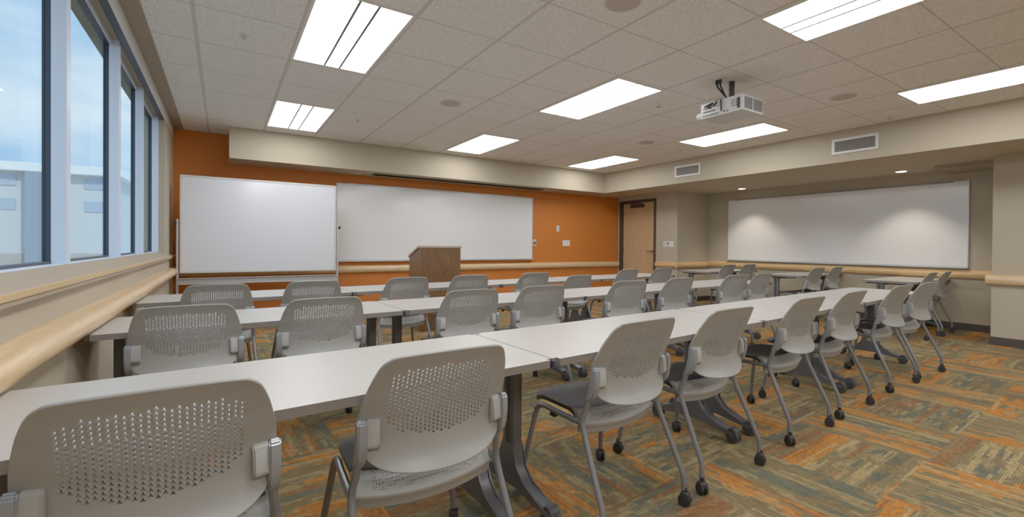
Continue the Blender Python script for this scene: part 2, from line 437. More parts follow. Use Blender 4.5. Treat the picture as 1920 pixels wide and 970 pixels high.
rail('trim_15', (XD, YB, RZ), (XD, YP+.04, RZ), (-1, 0, 0), M['maple'], 'maple rail on the right pier', d=.06)
# baseboards
def base(name, x0, x1, y0, y1, label):
    bm = bmesh.new(); box(bm, x0, x1, y0, y1, 0, .095, .003); struct(fin(name, bm, M['base']), label)
base('baseboard_left', XL, XL+.01, YB, YW, 'dark vinyl baseboard on the window wall')
base('baseboard_front', XL, XD, YW-.01, YW, 'dark vinyl baseboard on the orange wall')
base('baseboard_right', XD-.01, XD, YR-.01, DY0-.05, 'dark vinyl baseboard beside the door')
base('baseboard_return', XD-.01, XW, YR-.01, YR, 'dark vinyl baseboard on the recess return')
base('baseboard_recess', XW-.01, XW, YP, YR, 'dark vinyl baseboard under the right whiteboard')
base('baseboard_pier', XD-.01, XD, YB, YP+.01, 'dark vinyl baseboard on the right pier')
# door
bm = bmesh.new()
box(bm, XD-.02, XD+.13, DY0-.035, DY0+.015, 0, DZ+.04, .004); box(bm, XD-.02, XD+.13, DY1-.015, DY1+.035, 0, DZ+.04, .004)
box(bm, XD-.02, XD+.13, DY0+.015, DY1-.015, DZ-.015, DZ+.04, .004)
d = struct(fin('door_1', bm, M['bronze']), 'maple door in a dark bronze frame')
bm = bmesh.new(); box(bm, XD+.06, XD+.105, DY0+.016, DY1-.016, .012, DZ-.017, .002); fin('door_leaf', bm, M['door'], d)
bm = bmesh.new(); box(bm, XD+.005, XD+.06, 6.62, 6.98, z(.835), z(.905), .006)
tube(bm, [(XD+.0, 6.66, z(.915)), (XD-.005, 6.80, z(.918)), (XD-.01, 7.0, z(.93))], .009, 8); fin('door_closer', bm, M['bronze'], d, smooth=True)
bm = bmesh.new(); cyl(bm, (XD+.055, 6.37, z(-.09)), (1, 0, 0), .026, .02)
tube(bm, [(XD+.055, 6.37, z(-.09)), (XD+.0, 6.37, z(-.09)), (XD-.005, 6.385, z(-.09)), (XD-.005, 6.49, z(-.09))], .010, 8); fin('door_handle', bm, M['handle'], d, smooth=True)
for zz in (.25, 1.0, 1.8):
    bm = bmesh.new(); cyl(bm, (XD+.055, DY1-.018, zz), (0, 0, 1), .009, .1, 10); fin('hinge', bm, M['bronze'], d)

# ------------------------------------------------------------------ wall boards
def wall_board(name, axis, a0, a1, z0, z1, plane, mat, label):
    """axis 'x': on the front wall, spans x; axis 'y': on the recess wall, spans y"""
    L = a1-a0; hh = z1-z0
    if axis == 'x': t = thing(name, ((a0+a1)/2, plane, z0), label, 'whiteboard')
    else: t = thing(name, (plane, (a0+a1)/2, z0), label, 'whiteboard', -PI/2)
    # local: x across, -y out of the wall, z up
    bm = bmesh.new(); box(bm, -L/2+.012, L/2-.012, -.018, -.004, .012, hh-.012); fin('writing_surface', bm, mat, t)
    for nm, q in (('top_rail', (-L/2, L/2, -.024, 0, hh-.014, hh)), ('side_trim', (-L/2, -L/2+.014, -.022, 0, .016, hh-.014)), ('side_trim', (L/2-.014, L/2, -.022, 0, .016, hh-.014))):
        bm = bmesh.new(); box(bm, *q, .002); fin(nm, bm, M['wb_frame'], t)
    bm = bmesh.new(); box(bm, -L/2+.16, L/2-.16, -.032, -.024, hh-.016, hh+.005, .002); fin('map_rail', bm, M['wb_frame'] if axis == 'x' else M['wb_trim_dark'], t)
    bm = bmesh.new(); box(bm, -L/2, L/2, -.07, -.002, -.004, .016, .004); box(bm, -L/2, L/2, -.07, -.064, .016, .024)
    fin('marker_tray', bm, M['wb_frame'], t)
    return t
wall_board('whiteboard', 'x', 1.455, 5.10, z(-.265), z(.936), YW, M['wb'], 'wide fixed whiteboard on the orange wall behind the lectern')
wall_board('whiteboard', 'y', 1.872, 5.32, z(-.25), z(.930), XW, M['wb'], 'wide fixed whiteboard on the beige recess wall at right')

# mobile whiteboard
t = thing('mobile_whiteboard', (.455, 6.80, 0), 'white rolling whiteboard on aluminium stand beside the left windows', 'whiteboard', 0)
hw = .897
bm = bmesh.new(); box(bm, -hw+.02, hw-.02, -.012, .012, z(-.345), z(.802)); fin('writing_surface', bm, M['wb_mobile'], t)
bm = bmesh.new()
for q in ((-hw, hw, -.016, .016, z(.80), z(.825)), (-hw, hw, -.016, .016, z(-.37), z(-.345)), (-hw, -hw+.022, -.016, .016, z(-.345), z(.80)), (hw-.022, hw, -.016, .016, z(-.345), z(.80))): box(bm, *q, .003)
fin('board_frame', bm, M['white_metal'], t)
for s in (-1, 1):
    bm = bmesh.new(); box(bm, s*(hw+.022)-.011, s*(hw+.022)+.011, -.014, .014, .09, z(.287), .003); po = fin('post', bm, M['wb_frame'], t)
    bm = bmesh.new(); cyl(bm, (s*(hw+.045), 0, z(.235)), (1, 0, 0), .022, .03, 14); cyl(bm, (s*(hw+.006), 0, z(.235)), (1, 0, 0), .008, .03, 10); fin('pivot_knob', bm, M['black'], po)
    bm = bmesh.new(); box(bm, s*(hw+.022)-.018, s*(hw+.022)+.018, -.26, .26, .065, .095, .006); ft = fin('foot', bm, M['wb_frame'], t)
    for q in (-.23, .23):
        bm = bmesh.new(); cyl(bm, (s*(hw+.022), q, .03), (1, 0, 0), .03, .022, 16); box(bm, s*(hw+.022)-.014, s*(hw+.022)+.014, q-.012, q+.012, .045, .068); fin('caster', bm, M['rubber'], ft)
bm = bmesh.new(); box(bm, -hw-.012, hw+.012, -.055, .03, z(-.505), z(-.498)); box(bm, -hw-.012, hw+.012, -.012, .012, z(-.50), z(-.432)); box(bm, -hw-.012, hw+.012, -.05, .012, z(-.436), z(-.430))
fin('marker_tray', bm, M['wb_frame'], t)

# lectern
t = thing('lectern', (2.353, 5.395, 0), 'dark oak lectern with sloping top in front of the orange wall', 'lectern', math.radians(-2))
lw, ld, lf, lb = .27, .46, z(-.035), z(-.155)
bm = bmesh.new()
extrude_poly(bm, [(-lw, .08), (lw, .08), (lw, lf), (-lw, lf)], lambda a, b, c: (a, c, b), 0, .02); fin('front_panel', bm, M['oak'], t)
for s in (-1, 1):
    bm = bmesh.new(); extrude_poly(bm, [(.02, .08), (ld, .08), (ld, lb), (.02, lf-.004)], lambda a, b, c: (c, a, b), s*lw, s*(lw-.02)); fin('side_panel', bm, M['oak'], t)
bm = bmesh.new(); box(bm, -lw+.02, lw-.02, .05, ld-.02, .62, .64); fin('shelf', bm, M['oak'], t)
bm = bmesh.new(); box(bm, -lw-.006, lw+.006, -.006, ld, 0, .08, .003); fin('plinth', bm, M['oak'], t)
bm = bmesh.new(); extrude_poly(bm, [(-.012, lf), (.07, lf), (ld+.02, lb-.012), (ld+.02, lb+.014), (.07, lf+.024), (-.012, lf+.024)], lambda a, b, c: (c, a, b), -lw-.012, lw+.012); fin('top', bm, M['oak_edge'], t)

# ------------------------------------------------------------------ tables
TZ = z(-.40)
def caster(bm, x, y, r=.027, w=.034, ax=(1, 0, 0), top=.075):
    a = Vector(ax).normalized(); p = a.cross(Vector((0, 0, 1)))
    c = Vector((x, y, r))
    for s in (-1, 1): cyl(bm, c + a*s*w*.3, a, r, w*.4, 16, bev=.004)
    cyl(bm, c, a, r*.5, w*.5, 10)
    cyl(bm, c + a*0 + Vector((0, 0, r*.55)), a, r*.78, w*.96, 14, bev=.003)
    cyl(bm, (x, y, (r*1.5+top)/2), (0, 0, 1), .010, top-r*1.5+.004, 10)
def make_table(L, D=.558):
    t = thing('training_table', (0, 0, 0), '', 'table')
    bm = bmesh.new()
    # local origin: middle of the front edge (audience side), floor
    box(bm, -L/2, L/2, 0, D, TZ-.026, TZ, .0)
    es = [e for e in bm.edges if abs(e.verts[0].co.z - e.verts[1].co.z) > .02]
    bmesh.ops.bevel(bm, geom=es, offset=.02, segments=4, affect='EDGES')
    bmesh.ops.recalc_face_normals(bm, faces=bm.faces[:])
    for f in bm.faces: f.material_index = 0 if f.normal.z > .7 else 1
    fin('tabletop', bm, [M['tabletop'], M['edge']], t, smooth=True, sharp=40)
    for s in (-1, 1):
        x = s*(L/2-.085); yc = D*.68
        bm = bmesh.new()
        # column: flat oval section with two darker grooves
        box(bm, x-.024, x+.024, yc-.04, yc+.04, .16, TZ-.045, .012)
        box(bm, x-.026, x-.0235, yc-.012, yc+.012, .2, TZ-.06, mi=1); box(bm, x+.0235, x+.026, yc-.012, yc+.012, .2, TZ-.06, mi=1)
        lg = fin('table_leg', bm, [M['leg_metal'], M['leg_dark']], t, smooth=True)
        bm = bmesh.new()
        # arched foot: profile in y-z, thickness in x
        f = [(-.285, .062), (-.20, .078), (-.11, .106), (-.062, .155), (-.042, .25), (.042, .25), (.062, .155), (.10, .112), (.19, .082), (.25, .07), (.25, .050), (.17, .055), (.07, .070), (0, .078), (-.07, .070), (-.18, .052), (-.285, .038)]
        extrude_poly(bm, [(yc+a, b) for a, b in f], lambda a, b, c: (c, a, b), x-.027, x+.027)
        bmesh.ops.bevel(bm, geom=[e for e in bm.edges if abs(e.verts[0].co.x-e.verts[1].co.x) < .001], offset=.007, segments=2, affect='EDGES')
        fin('foot', bm, M['leg_metal'], lg, smooth=True, sharp=50)
        for q in (-.262, .232):
            bm = bmesh.new(); caster(bm, x, yc+q, .036, .05, (1, 0, 0), .06); fin('caster', bm, M['wheel'], lg, smooth=True)
        bm = bmesh.new(); box(bm, x-.03, x+.03, .12, D-.03, TZ-.046, TZ-.027, .004); fin('support_bar', bm, M['leg_metal'], lg)
    bm = bmesh.new(); box(bm, -L/2+.11, L/2-.11, D*.68-.02, D*.68+.02, TZ-.066, TZ-.030, .006); fin('cross_beam', bm, M['leg_metal'], t)
    for s in (-1, 1):
        bm = bmesh.new(); box(bm, s*L*.235-.02, s*L*.235+.02, .05, .09, TZ-.05, TZ-.027, .005); fin('latch', bm, M['black'], t)
    bm = bmesh.new(); box(bm, L/2-.006, L/2+.007, .002, .028, TZ-.034, TZ-.004, .002); fin('table_link', bm, M['gasket'], t)
    return t
proto_t = make_table(1.455)
first = [True]
def place_table(x0, x1, yf, sl, label, group):
    global proto_t
    if first[0]: t = proto_t; first[0] = False
    else: t = copy_tree(proto_t)
    xm = (x0+x1)/2
    t.location = (xm, yf(xm), 0); t.rotation_euler = (0, 0, math.atan(sl)); t.scale = ((x1-x0-.0025)/1.455, 1, 1)
    tag(t, label, 'table', group); return t
ORD = ['first', 'second', 'third', 'fourth']
rows = [('near', [-.513, .99, 2.502, 4.03, 5.538], lambda x: 1.212+.058*x, .058),
        ('middle', [-.503, .938, 2.446, 3.954, 5.466], lambda x: 2.632+.047*x, .047),
        ('far', [-.497, .923, 2.43, 3.95, 5.456], lambda x: 3.845+.074*x, .074)]
desc = {'near': ['pale grey table at the left end of the nearest row under the window rail', 'second pale grey table of the nearest row, between its two left joints', 'third pale grey table of the nearest row, from the left', 'pale grey table at the right end of the nearest row'],
        'middle': ['pale grey table at the left end of the middle row by the windows', 'second pale grey table of the middle row, from the left', 'third pale grey table of the middle row, from the left', 'pale grey table at the right end of the middle row'],
        'far': ['pale grey table at the left end of the far row before the rolling whiteboard', 'second table of the far row, before the oak lectern', 'third pale grey table of the far row, from the left', 'pale grey table at the right end of the far row near the door']}
for nm, e, yf, sl in rows:
    for i in range(4): place_table(e[i], e[i+1], yf, sl, desc[nm][i], 'training tables of the %s row' % nm)
place_table(6.66, 8.13, lambda x: 4.55, .02, 'short side table nearest the door, before the recess return wall', 'single tables in the right recess')
place_table(7.03, 8.42, lambda x: 3.32, .02, 'middle one of three single tables under the right whiteboard', 'single tables in the right recess')
place_table(7.05, 8.42, lambda x: 2.03, .02, 'single table by the right pier, nearest of three along the recess', 'single tables in the right recess')

# ------------------------------------------------------------------ chairs
def interp(tab, t):
    if t <= tab[0][0]: return tab[0][1]
    for (a, va), (b, vb) in zip(tab, tab[1:]):
        if t <= b:
            k = (t-a)/(b-a); k = k*k*(3-2*k)*.35 + k*.65
            return va + (vb-va)*k
    return tab[-1][1]
YC = [(.476, .008), (.490, .022), (.508, .034), (.535, .044), (.57, .050), (.62, .046), (.70, .025), (.76, .004), (.81, -.020)]
SG = [(.44, .040), (.55, .042), (.62, .040), (.72, .024), (.81, .010)]
def back_pt(u, v, off=0.):
    y = interp(YC, v) + interp(SG, v)*(u/.22)**2
    # outward (rear) offset along an approximate normal
    return Vector((u, y, v)), off
def back_n(u, v):
    e = .004
    du = back_pt(u+e, v)[0]-back_pt(u-e, v)[0]; dv = back_pt(u, v+e)[0]-back_pt(u, v-e)[0]
    n = du.cross(dv); n.normalize(); return n            # points to -y (rear)
def make_back_mesh():
    half = [(0, .480), (.05, .481), (.10, .4845), (.145, .4925), (.178, .506), (.200, .527), (.2115, .558), (.2185, .605), (.217, .645), (.2095, .69), (.199, .73), (.187, .762), (.176, .780), (.162, .7915), (.147, .7975), (.10, .8005), (.05, .8015), (0, .802)]
    sm = smooth_path([(a, b, 0) for a, b in half], 3)
    right = [(p.x, p.y) for p in sm]
    outline = right + [(-a, b) for a, b in right[1:-1]][::-1]
    verts = [Vector(p) for p in outline]; n0 = len(verts)
    edges = [(i, (i+1) % n0) for i in range(n0)]
    holes = []
    px, pz = .0121, .0114
    ra, rw = .0054, .00105
    top, bot = .762, .566
    cols = range(-12, 13)
    for c in cols:
        x = c*px
        zz = top - (pz/2 if c % 2 else 0)
        fr = abs(x)/.142
        lim_b = bot + .030*fr**2 + (.012 if fr > .93 else 0); lim_t = top - .004*fr**2 - (.012 if fr > .85 else 0)
        while zz > lim_b:
            if zz <= lim_t + 1e-6:
                loop = []
                for k in range(3):
                    a = PI/2 + k*2*PI/3
                    d = Vector((math.cos(a), math.sin(a))); q = Vector((-d.y, d.x))
                    for s in (-1, 1): loop.append(Vector((x, zz)) + d*ra + q*s*rw)
                    b2 = a + PI/3
                    loop.append(Vector((x, zz)) + Vector((math.cos(b2), math.sin(b2)))*rw*2.0)
                i0 = len(verts); verts += loop
                edges += [(i0+i, i0+(i+1) % 9) for i in range(9)]
                holes.append((x, zz))
            zz -= pz
    # inner support points outside the perforated field and between stars
    def inside(p):
        x, y = p; c = False; j = n0-1
        for i in range(n0):
            xi, yi = outline[i]; xj, yj = outline[j]
            if (yi > y) != (yj > y) and x < (xj-xi)*(y-yi)/(yj-yi)+xi: c = not c
            j = i
        return c
    g = .0205
    for i in range(-12, 13):
        for j in range(20):
            p = (i*g*.98, .484+j*g*.84)
            if not inside((p[0]*1.05, (p[1]-.62)*1.05+.62)): continue
            if any((p[0]-hx)**2 + (p[1]-hz)**2 < 0.0122**2 for hx, hz in holes): continue
            verts.append(Vector(p))
    vo, eo, fo, *_ = delaunay_2d_cdt(verts, edges, [], 0, 1e-6)
    hs = holes
    tri = []
    def star_in(p):
        for hx, hz in hs:
            dx, dz = p.x-hx, p.y-hz
            if dx*dx+dz*dz < .0060**2:
                a = math.atan2(dz, dx); r_ = math.hypot(dx, dz)
                for k in range(3):
                    d0 = PI/2 + k*2*PI/3
                    al = r_*math.cos(a-d0); pe = abs(r_*math.sin(a-d0))
                    if al > -.0008 and pe <= rw*1.03 and al <= ra*1.01: return True
                if r_ < rw*1.6: return True
        return False
    for f in fo:
        c = (vo[f[0]]+vo[f[1]]+vo[f[2]])/3
        if not inside((c.x, c.y)): continue
        if star_in(c): continue
        tri.append(f)
    bm = bmesh.new()
    th = .0062
    A = []; B = []
    for p in vo:
        P = back_pt(p.x, p.y)[0]; n = back_n(p.x, p.y)
        A.append(bm.verts.new(P)); B.append(bm.verts.new(P - n*th))
    cnt = {}
    for f in tri:
        bm.faces.new((A[f[0]], A[f[1]], A[f[2]])); bm.faces.new((B[f[2]], B[f[1]], B[f[0]]))
        for a, b in ((f[0], f[1]), (f[1], f[2]), (f[2], f[0])):
            k = (min(a, b), max(a, b)); cnt.setdefault(k, []).append((a, b))
    for k, l in cnt.items():
        if len(l) == 1:
            a, b = l[0]; bm.faces.new((A[b], A[a], B[a], B[b]))
    for v in [v for v in bm.verts if not v.link_faces]: bm.verts.remove(v)
    # thickened rolled rim around the edge
    loop = [back_pt(p[0]*.992, (p[1]-.62)*.992+.62)[0] - back_n(p[0], p[1])*(th*.5+.0012) for p in outline]
    seg = 8; rings = []
    for i, p in enumerate(loop):
        tdir = (loop[(i+1) % n0]-loop[i-1]).normalized(); n = back_n(*outline[i]); s = tdir.cross(n).normalized()
        rings.append([bm.verts.new(p + n*.0042*math.cos(2*PI*k/seg) + s*.0042*math.sin(2*PI*k/seg)) for k in range(seg)])
    for i in range(n0):
        P, Q = rings[i], rings[(i+1) % n0]
        for k in range(seg): bm.faces.new((P[k], P[(k+1) % seg], Q[(k+1) % seg], Q[k]))
    return bm
def make_chair():
    t = thing('nesting_chair', (0, 0, 0), '', 'chair')
    bk = fin('backrest', make_back_mesh(), M['chair'], t, smooth=True, sharp=40)
    for s in (-1, 1):
        # wedge-shaped clip block on the rear face
        bm = bmesh.new()
        vs = []
        for v, d0, d1 in ((.629, .003, .005), (.619, .014, .017), (.556, .022, .024), (.545, .004, .005)):
            for u, d in ((.166, d0), (.2015, d1)):
                P = back_pt(s*u, v)[0]; n = back_n(s*u, v)
                vs.append((bm.verts.new(P - n*.001), bm.verts.new(P + n*d)))
        for i in range(3):
            a, b, c, d = vs[2*i], vs[2*i+1], vs[2*i+3], vs[2*i+2]
            bm.faces.new((a[1], b[1], c[1], d[1])); bm.faces.new((a[0], d[0], c[0], b[0])); bm.faces.new((a[0], a[1], d[1], d[0])); bm.faces.new((b[0], c[0], c[1], b[1]))
        bm.faces.new((vs[0][0], vs[1][0], vs[1][1], vs[0][1])); bm.faces.new((vs[6][0], vs[6][1], vs[7][1], vs[7][0]))
        bmesh.ops.bevel(bm, geom=bm.edges[:], offset=.003, segments=2, affect='EDGES')
        fin('clip', bm, M['chair_clip'], bk, smooth=True)
        # silver upright bracket at the side
        bm = bmesh.new()
        pr = [(.631, .064, .080), (.624, .054, .088), (.58, .052, .094), (.535, .060, .104), (.512, .074, .113), (.496, .093, .119)]
        x0, x1 = .201, .2265
        fr = [[bm.verts.new((s*x0, a, zz)), bm.verts.new((s*x1, a+.004, zz)), bm.verts.new((s*x1, b-.004, zz)), bm.verts.new((s*x0, b, zz))] for zz, a, b in pr]
        for P, Q in zip(fr, fr[1:]):
            for k in range(4): bm.faces.new((P[k], P[(k+1) % 4], Q[(k+1) % 4], Q[k]))
        bm.faces.new(fr[0]); bm.faces.new(fr[-1][::-1])
        bmesh.ops.bevel(bm, geom=bm.edges[:], offset=.004, segments=2, affect='EDGES')
        fin('side_bracket', bm, M['bracket'], t, smooth=True)
        # rear leg with upright
        bm = bmesh.new()
        tube(bm, [(s*.214, .104, .512), (s*.217, .112, .47), (s*.223, .124, .43), (s*.2255, .122, .398), (s*.229, .096, .335), (s*.237, .040, .215), (s*.240, .008, .145), (s*.243, .0, .11), (s*.245, .0, .066)], .0112, 10, 5)
        lg = fin('leg', bm, M['silver'], t, smooth=True)
        bm = bmesh.new(); caster(bm, s*.247, -.004, .026, .036, (1, s*.35, 0), .075); fin('caster', bm, M['rubber'], lg, smooth=True)
        # front leg with seat rail
        bm = bmesh.new()
        tube(bm, [(s*.225, .124, .408), (s*.220, .20, .404), (s*.212, .31, .401), (s*.206, .375, .399), (s*.205, .412, .388), (s*.208, .432, .355), (s*.222, .452, .25), (s*.240, .472, .12), (s*.246, .478, .066)], .0112, 10, 5)
        lg = fin('leg', bm, M['silver'], t, smooth=True)
        bm = bmesh.new(); caster(bm, s*.248, .480, .026, .036, (1, -s*.5, 0), .075); fin('caster', bm, M['rubber'], lg, smooth=True)
        bm = bmesh.new(); box(bm, s*.205-.010, s*.205+.010, .30, .33, .372, .392, .004); fin('nesting_stop', bm, M['black'], t)
    # seat pan
    bm = bmesh.new()
    NU, NV = 16, 16
    gt, gb = [], []
    for j in range(NV+1):
        v = j/NV
        for i in range(NU+1):
            u = -1+2*i/NU
            w = .212 - .014*v - .02*max(0, v-.8)*5*.6
            y0 = .128 + .035*u*u; y1 = .535 - .055*u*u*u*u - .02*u*u
            y = y0 + (y1-y0)*v
            zz = .432 + .010*u*u*(1-.5*v) - .014*math.sin(PI*min(1, v*1.15))*(1-u*u) - .05*max(0, v-.72)**2/.078*.5
            if v < .2: zz -= .030*((.2-v)/.2)**2
            gt.append(bm.verts.new((u*w, y, zz))); gb.append(bm.verts.new((u*w*.985, y+(.006 if v < .5 else -.006), zz-.017)))
    idx = lambda i, j: j*(NU+1)+i
    for j in range(NV):
        for i in range(NU):
            bm.faces.new((gt[idx(i, j)], gt[idx(i+1, j)], gt[idx(i+1, j+1)], gt[idx(i, j+1)]))
            bm.faces.new((gb[idx(i, j+1)], gb[idx(i+1, j+1)], gb[idx(i+1, j)], gb[idx(i, j)]))
    per = [(i, 0) for i in range(NU)] + [(NU, j) for j in range(NV)] + [(NU-i, NV) for i in range(NU)] + [(0, NV-j) for j in range(NV)]
    for k in range(len(per)):
        a, b = per[k], per[(k+1) % len(per)]
        bm.faces.new((gt[idx(*a)], gb[idx(*a)], gb[idx(*b)], gt[idx(*b)]))
    fin('seat', bm, M['seat'], t, smooth=True, sharp=60)
    # rear apron of the seat: perforated band, rounded rim, skirt
    bm = bmesh.new(); rows_ = []
    for (dy, zz) in ((.036, .436), (.018, .428), (.004, .412), (-.003, .394), (-.012, .388), (-.014, .381), (-.008, .372), (-.001, .360), (.002, .346), (.010, .345), (.010, .372), (.016, .395), (.026, .413), (.042, .428)):
        rows_.append([bm.verts.new((.213*(-1+2*i/20), .120 + .034*(-1+2*i/20)**2 + dy, zz + .012*(-1+2*i/20)**2)) for i in range(21)])
    nr = len(rows_)
    for a in range(nr):
        P, Q = rows_[a], rows_[(a+1) % nr]
        for i in range(20): bm.faces.new((P[i], P[i+1], Q[i+1], Q[i]))
    bm.faces.new([r[0] for r in rows_]); bm.faces.new([r[-1] for r in rows_][::-1])
    o = fin('seat_apron', bm, M['seat_rear'], t, smooth=True, sharp=50); o['label'] = 'paler perforated rear edge of the seat'
    return t
proto_c = make_chair()
cfirst = [True]
def place_chair(x, y, deg, label, group, drop=0.):
    if cfirst[0]: c = proto_c; cfirst[0] = False
    else: c = copy_tree(proto_c)
    c.location = (x, y, 0); c.rotation_euler = (0, 0, math.radians(deg))
    tag(c, label, 'chair', group)
    if drop:
        for ch in c.children:
            if ch.name.startswith('backrest'): ch.location.z -= drop
near = [(-.108, 1.11, 1.8), (.518, 1.127, .5), (1.394, 1.206, 2.8), (2.024, 1.241, 2.1), (2.878, 1.292, 1.5), (3.56, 1.327, 1.3), (4.501, 1.361, -1.5), (5.136, 1.373, -3.5)]
mid = [(-.137, 2.515, .7), (.460, 2.54, 2.2), (1.355, 2.585, -.8), (1.935, 2.61, -1.6), (2.86, 2.655, -4), (3.55, 2.687, -.1), (4.53, 2.735, -4.5), (5.06, 2.757, 1.6)]
far = [(-.028, 3.70, 2.5), (.592, 3.745, 1.2), (1.36, 3.80, 2.9), (1.985, 3.84, 0), (2.785, 3.91, 3.2), (3.43, 3.945, 2.5), (4.30, 4.02, 4.6), (5.02, 4.08, .6)]
lab_near = ['large perforated grey chair at the bottom left corner, nearest the window rail', 'grey chair beside the bottom left one, before the nearest row\'s first table joint',
  'grey caster chair just right of the first joint of the nearest table row', 'fourth grey chair from the left along the nearest table row', 'fifth grey chair from the left along the nearest table row',
  'sixth grey chair from the left along the nearest table row', 'seventh grey chair along the nearest row, one before its right end', 'last grey chair at the right end of the nearest table row']
lab_mid = ['grey chair at the left end of the middle row by the windows', 'second grey chair from the windows along the middle row', 'third grey chair of the middle row, just right of its first joint',
  'fourth grey chair from the windows along the middle row', 'fifth grey chair from the windows along the middle row', 'sixth grey chair from the windows along the middle row', 'seventh grey chair of the middle row, one before its right end', 'last grey chair at the right end of the middle row']
lab_far = ['grey chair at the left end of the far row, before the rolling whiteboard', 'second grey chair of the far row, below the right post of the rolling whiteboard', 'grey chair of the far row before the left side of the lectern', 'grey chair of the far row before the right side of the lectern',
  'fifth grey chair of the far row, below the right end of the front whiteboard', 'lower backed grey chair of the far row under the wall switch plates', 'grey chair of the far row before the left edge of the door', 'last grey chair at the right end of the far row near the door handle']
for i, (p, l) in enumerate(zip(near, lab_near)): place_chair(*p, l, 'chairs along the nearest table row')
for i, (p, l) in enumerate(zip(mid, lab_mid)): place_chair(*p, l, 'chairs along the middle table row')
for i, (p, l) in enumerate(zip(far, lab_far)): place_chair(*p, l, 'chairs along the far table row', .045 if i == 5 else 0)
for p, l in (((7.03, 4.395, 2.3), 'left chair of the pair at the recess table nearest the door'), ((7.63, 4.40, .6), 'right chair of the pair at the recess table nearest the door'),
             ((7.31, 3.19, 0), 'left chair of the pair at the middle recess table'), ((7.93, 3.20, 1.5), 'right chair of the pair at the middle recess table'),
             ((7.30, 1.93, 2), 'left chair of the pair at the recess table by the right pier'), ((7.80, 1.92, 3), 'right chair of the pair at the recess table by the right pier')):
    place_chair(*p, l, 'chairs in the right recess')

# ------------------------------------------------------------------ ceiling fittings
LW, LL = .556, 1.17
def make_light():
    t = thing('ceiling_light', (0, 0, 0), '', 'ceiling light')
    bm = bmesh.new()
    a, b = LW/2+.022, LL/2+.022
    for q in ((-a, a, -b, -LL/2), (-a, a, LL/2, b), (-a, -LW/2, -LL/2, LL/2), (LW/2, a, -LL/2, LL/2)): box(bm, *q, -.006, -.0005)
    fin('fixture_frame', bm, M['fix'], t)
    d0, d1 = -LW*.085, LW*.125
    for x0, x1 in ((-LW/2, d0-.0085), (d0+.0085, d1-.0085), (d1+.0085, LW/2)):
        bm = bmesh.new(); box(bm, x0, x1, -LL/2, LL/2, -.004, -.001); fin('diffuser', bm, M['lens'], t)
    for xx in (d0, d1):
        bm = bmesh.new(); box(bm, xx-.0085, xx+.0085, -LL/2, LL/2, -.005, -.0005); fin('divider', bm, M['fix_line'], t)
    return t
lp = make_light()
LX, LY = [.472, 2.922, 5.385], [.44, 2.86, 5.30]
lights = [(.470, 2.837, 'ceiling light panel nearest the windows, close to the camera'), (.467, 5.276, 'ceiling light panel nearest the windows, beside the front soffit'),
 (2.921, 2.887, 'large ceiling light panel left of the projector'), (2.924, 5.323, 'ceiling light panel above the oak lectern, beside the front soffit'),
 (5.36, 5.362, 'ceiling light panel in the far corner between the two soffits'), (2.93, .457, 'ceiling light panel cut by the top edge, right of the round speaker'),
 (5.385, .53, 'ceiling light panel cut by the right edge beside the right soffit'), (5.385, 2.969, 'ceiling light panel just below the projector, beside the right soffit')]
for i, (x, y, l) in enumerate(lights):
    t = lp if i == 0 else copy_tree(lp)
    t.location = (x+LW/2, y+LL/2, CEIL); tag(t, l, 'ceiling light', 'lit troffer panels in the ceiling')
# the same lamps go on behind the camera
for x, y in ((.472, .44), (.472, -2.0), (2.922, -2.0), (5.385, -2.0)):
    ld_ = bpy.data.lights.new('troffer_lamp', 'AREA'); ld_.shape = 'RECTANGLE'; ld_.size = LW; ld_.size_y = LL; ld_.energy = 13.5*LW*LL*PI; ld_.color = (.97, .985, 1.)
    lo = bpy.data.objects.new('troffer_lamp', ld_); COL.objects.link(lo); lo.location = (x+LW/2, y+LL/2, CEIL-.01)
def disc_thing(name, x, y, zz, label, cat, parts, group=None):
    t = thing(name, (x, y, zz), label, cat, 0, group)
    for nm, r, h0, h1, mat in parts:
        bm = bmesh.new(); cyl(bm, (0, 0, (h0+h1)/2), (0, 0, 1), r, abs(h1-h0), 28, bev=min(.002, abs(h1-h0)*.4)); fin(nm, bm, mat, t, smooth=True)
    return t
sp = [('grille', .100, -.008, -.001, M['ring']), ('rim', .115, -.005, -.0005, M['white_metal'])]
for x, y, l in ((1.995, 4.36, 'round ceiling speaker between the window side lights and the middle lights'), (5.045, 4.43, 'round ceiling speaker right of the middle lights, above the right soffit vent'),
                (5.08, 2.03, 'round ceiling speaker right of the projector'), (2.035, 1.98, 'round ceiling speaker cut by the top edge of the picture')):
    disc_thing('ceiling_speaker', x, y, CEIL, l, 'speaker', sp, 'round ceiling speakers')
spk = [('escutcheon', .038, -.006, -.0005, M['white']), ('deflector', .014, -.03, -.006, M['white_metal'])]
for x, y, l in ((.124, 3.77, 'small white ceiling sprinkler left of the near light panel'), (1.342, 5.56, 'small white ceiling sprinkler right of the far window side light'), (6.276, 2.05, 'small ceiling sprinkler near the right soffit')):
    disc_thing('sprinkler', x, y, CEIL, l, 'sprinkler', spk, 'ceiling sprinklers')
t = disc_thing('fire_alarm', 3.78, 3.20, CEIL, 'small white ceiling alarm with red marks left of the projector', 'fire alarm', [('housing', .045, -.02, -.0005, M['white'])])
bm = bmesh.new(); box(bm, .02, .06, -.012, -.002, -.0215, -.019); box(bm, .02, .06, .004, .012, -.0215, -.019); fin('red_mark', bm, M['red'], t)
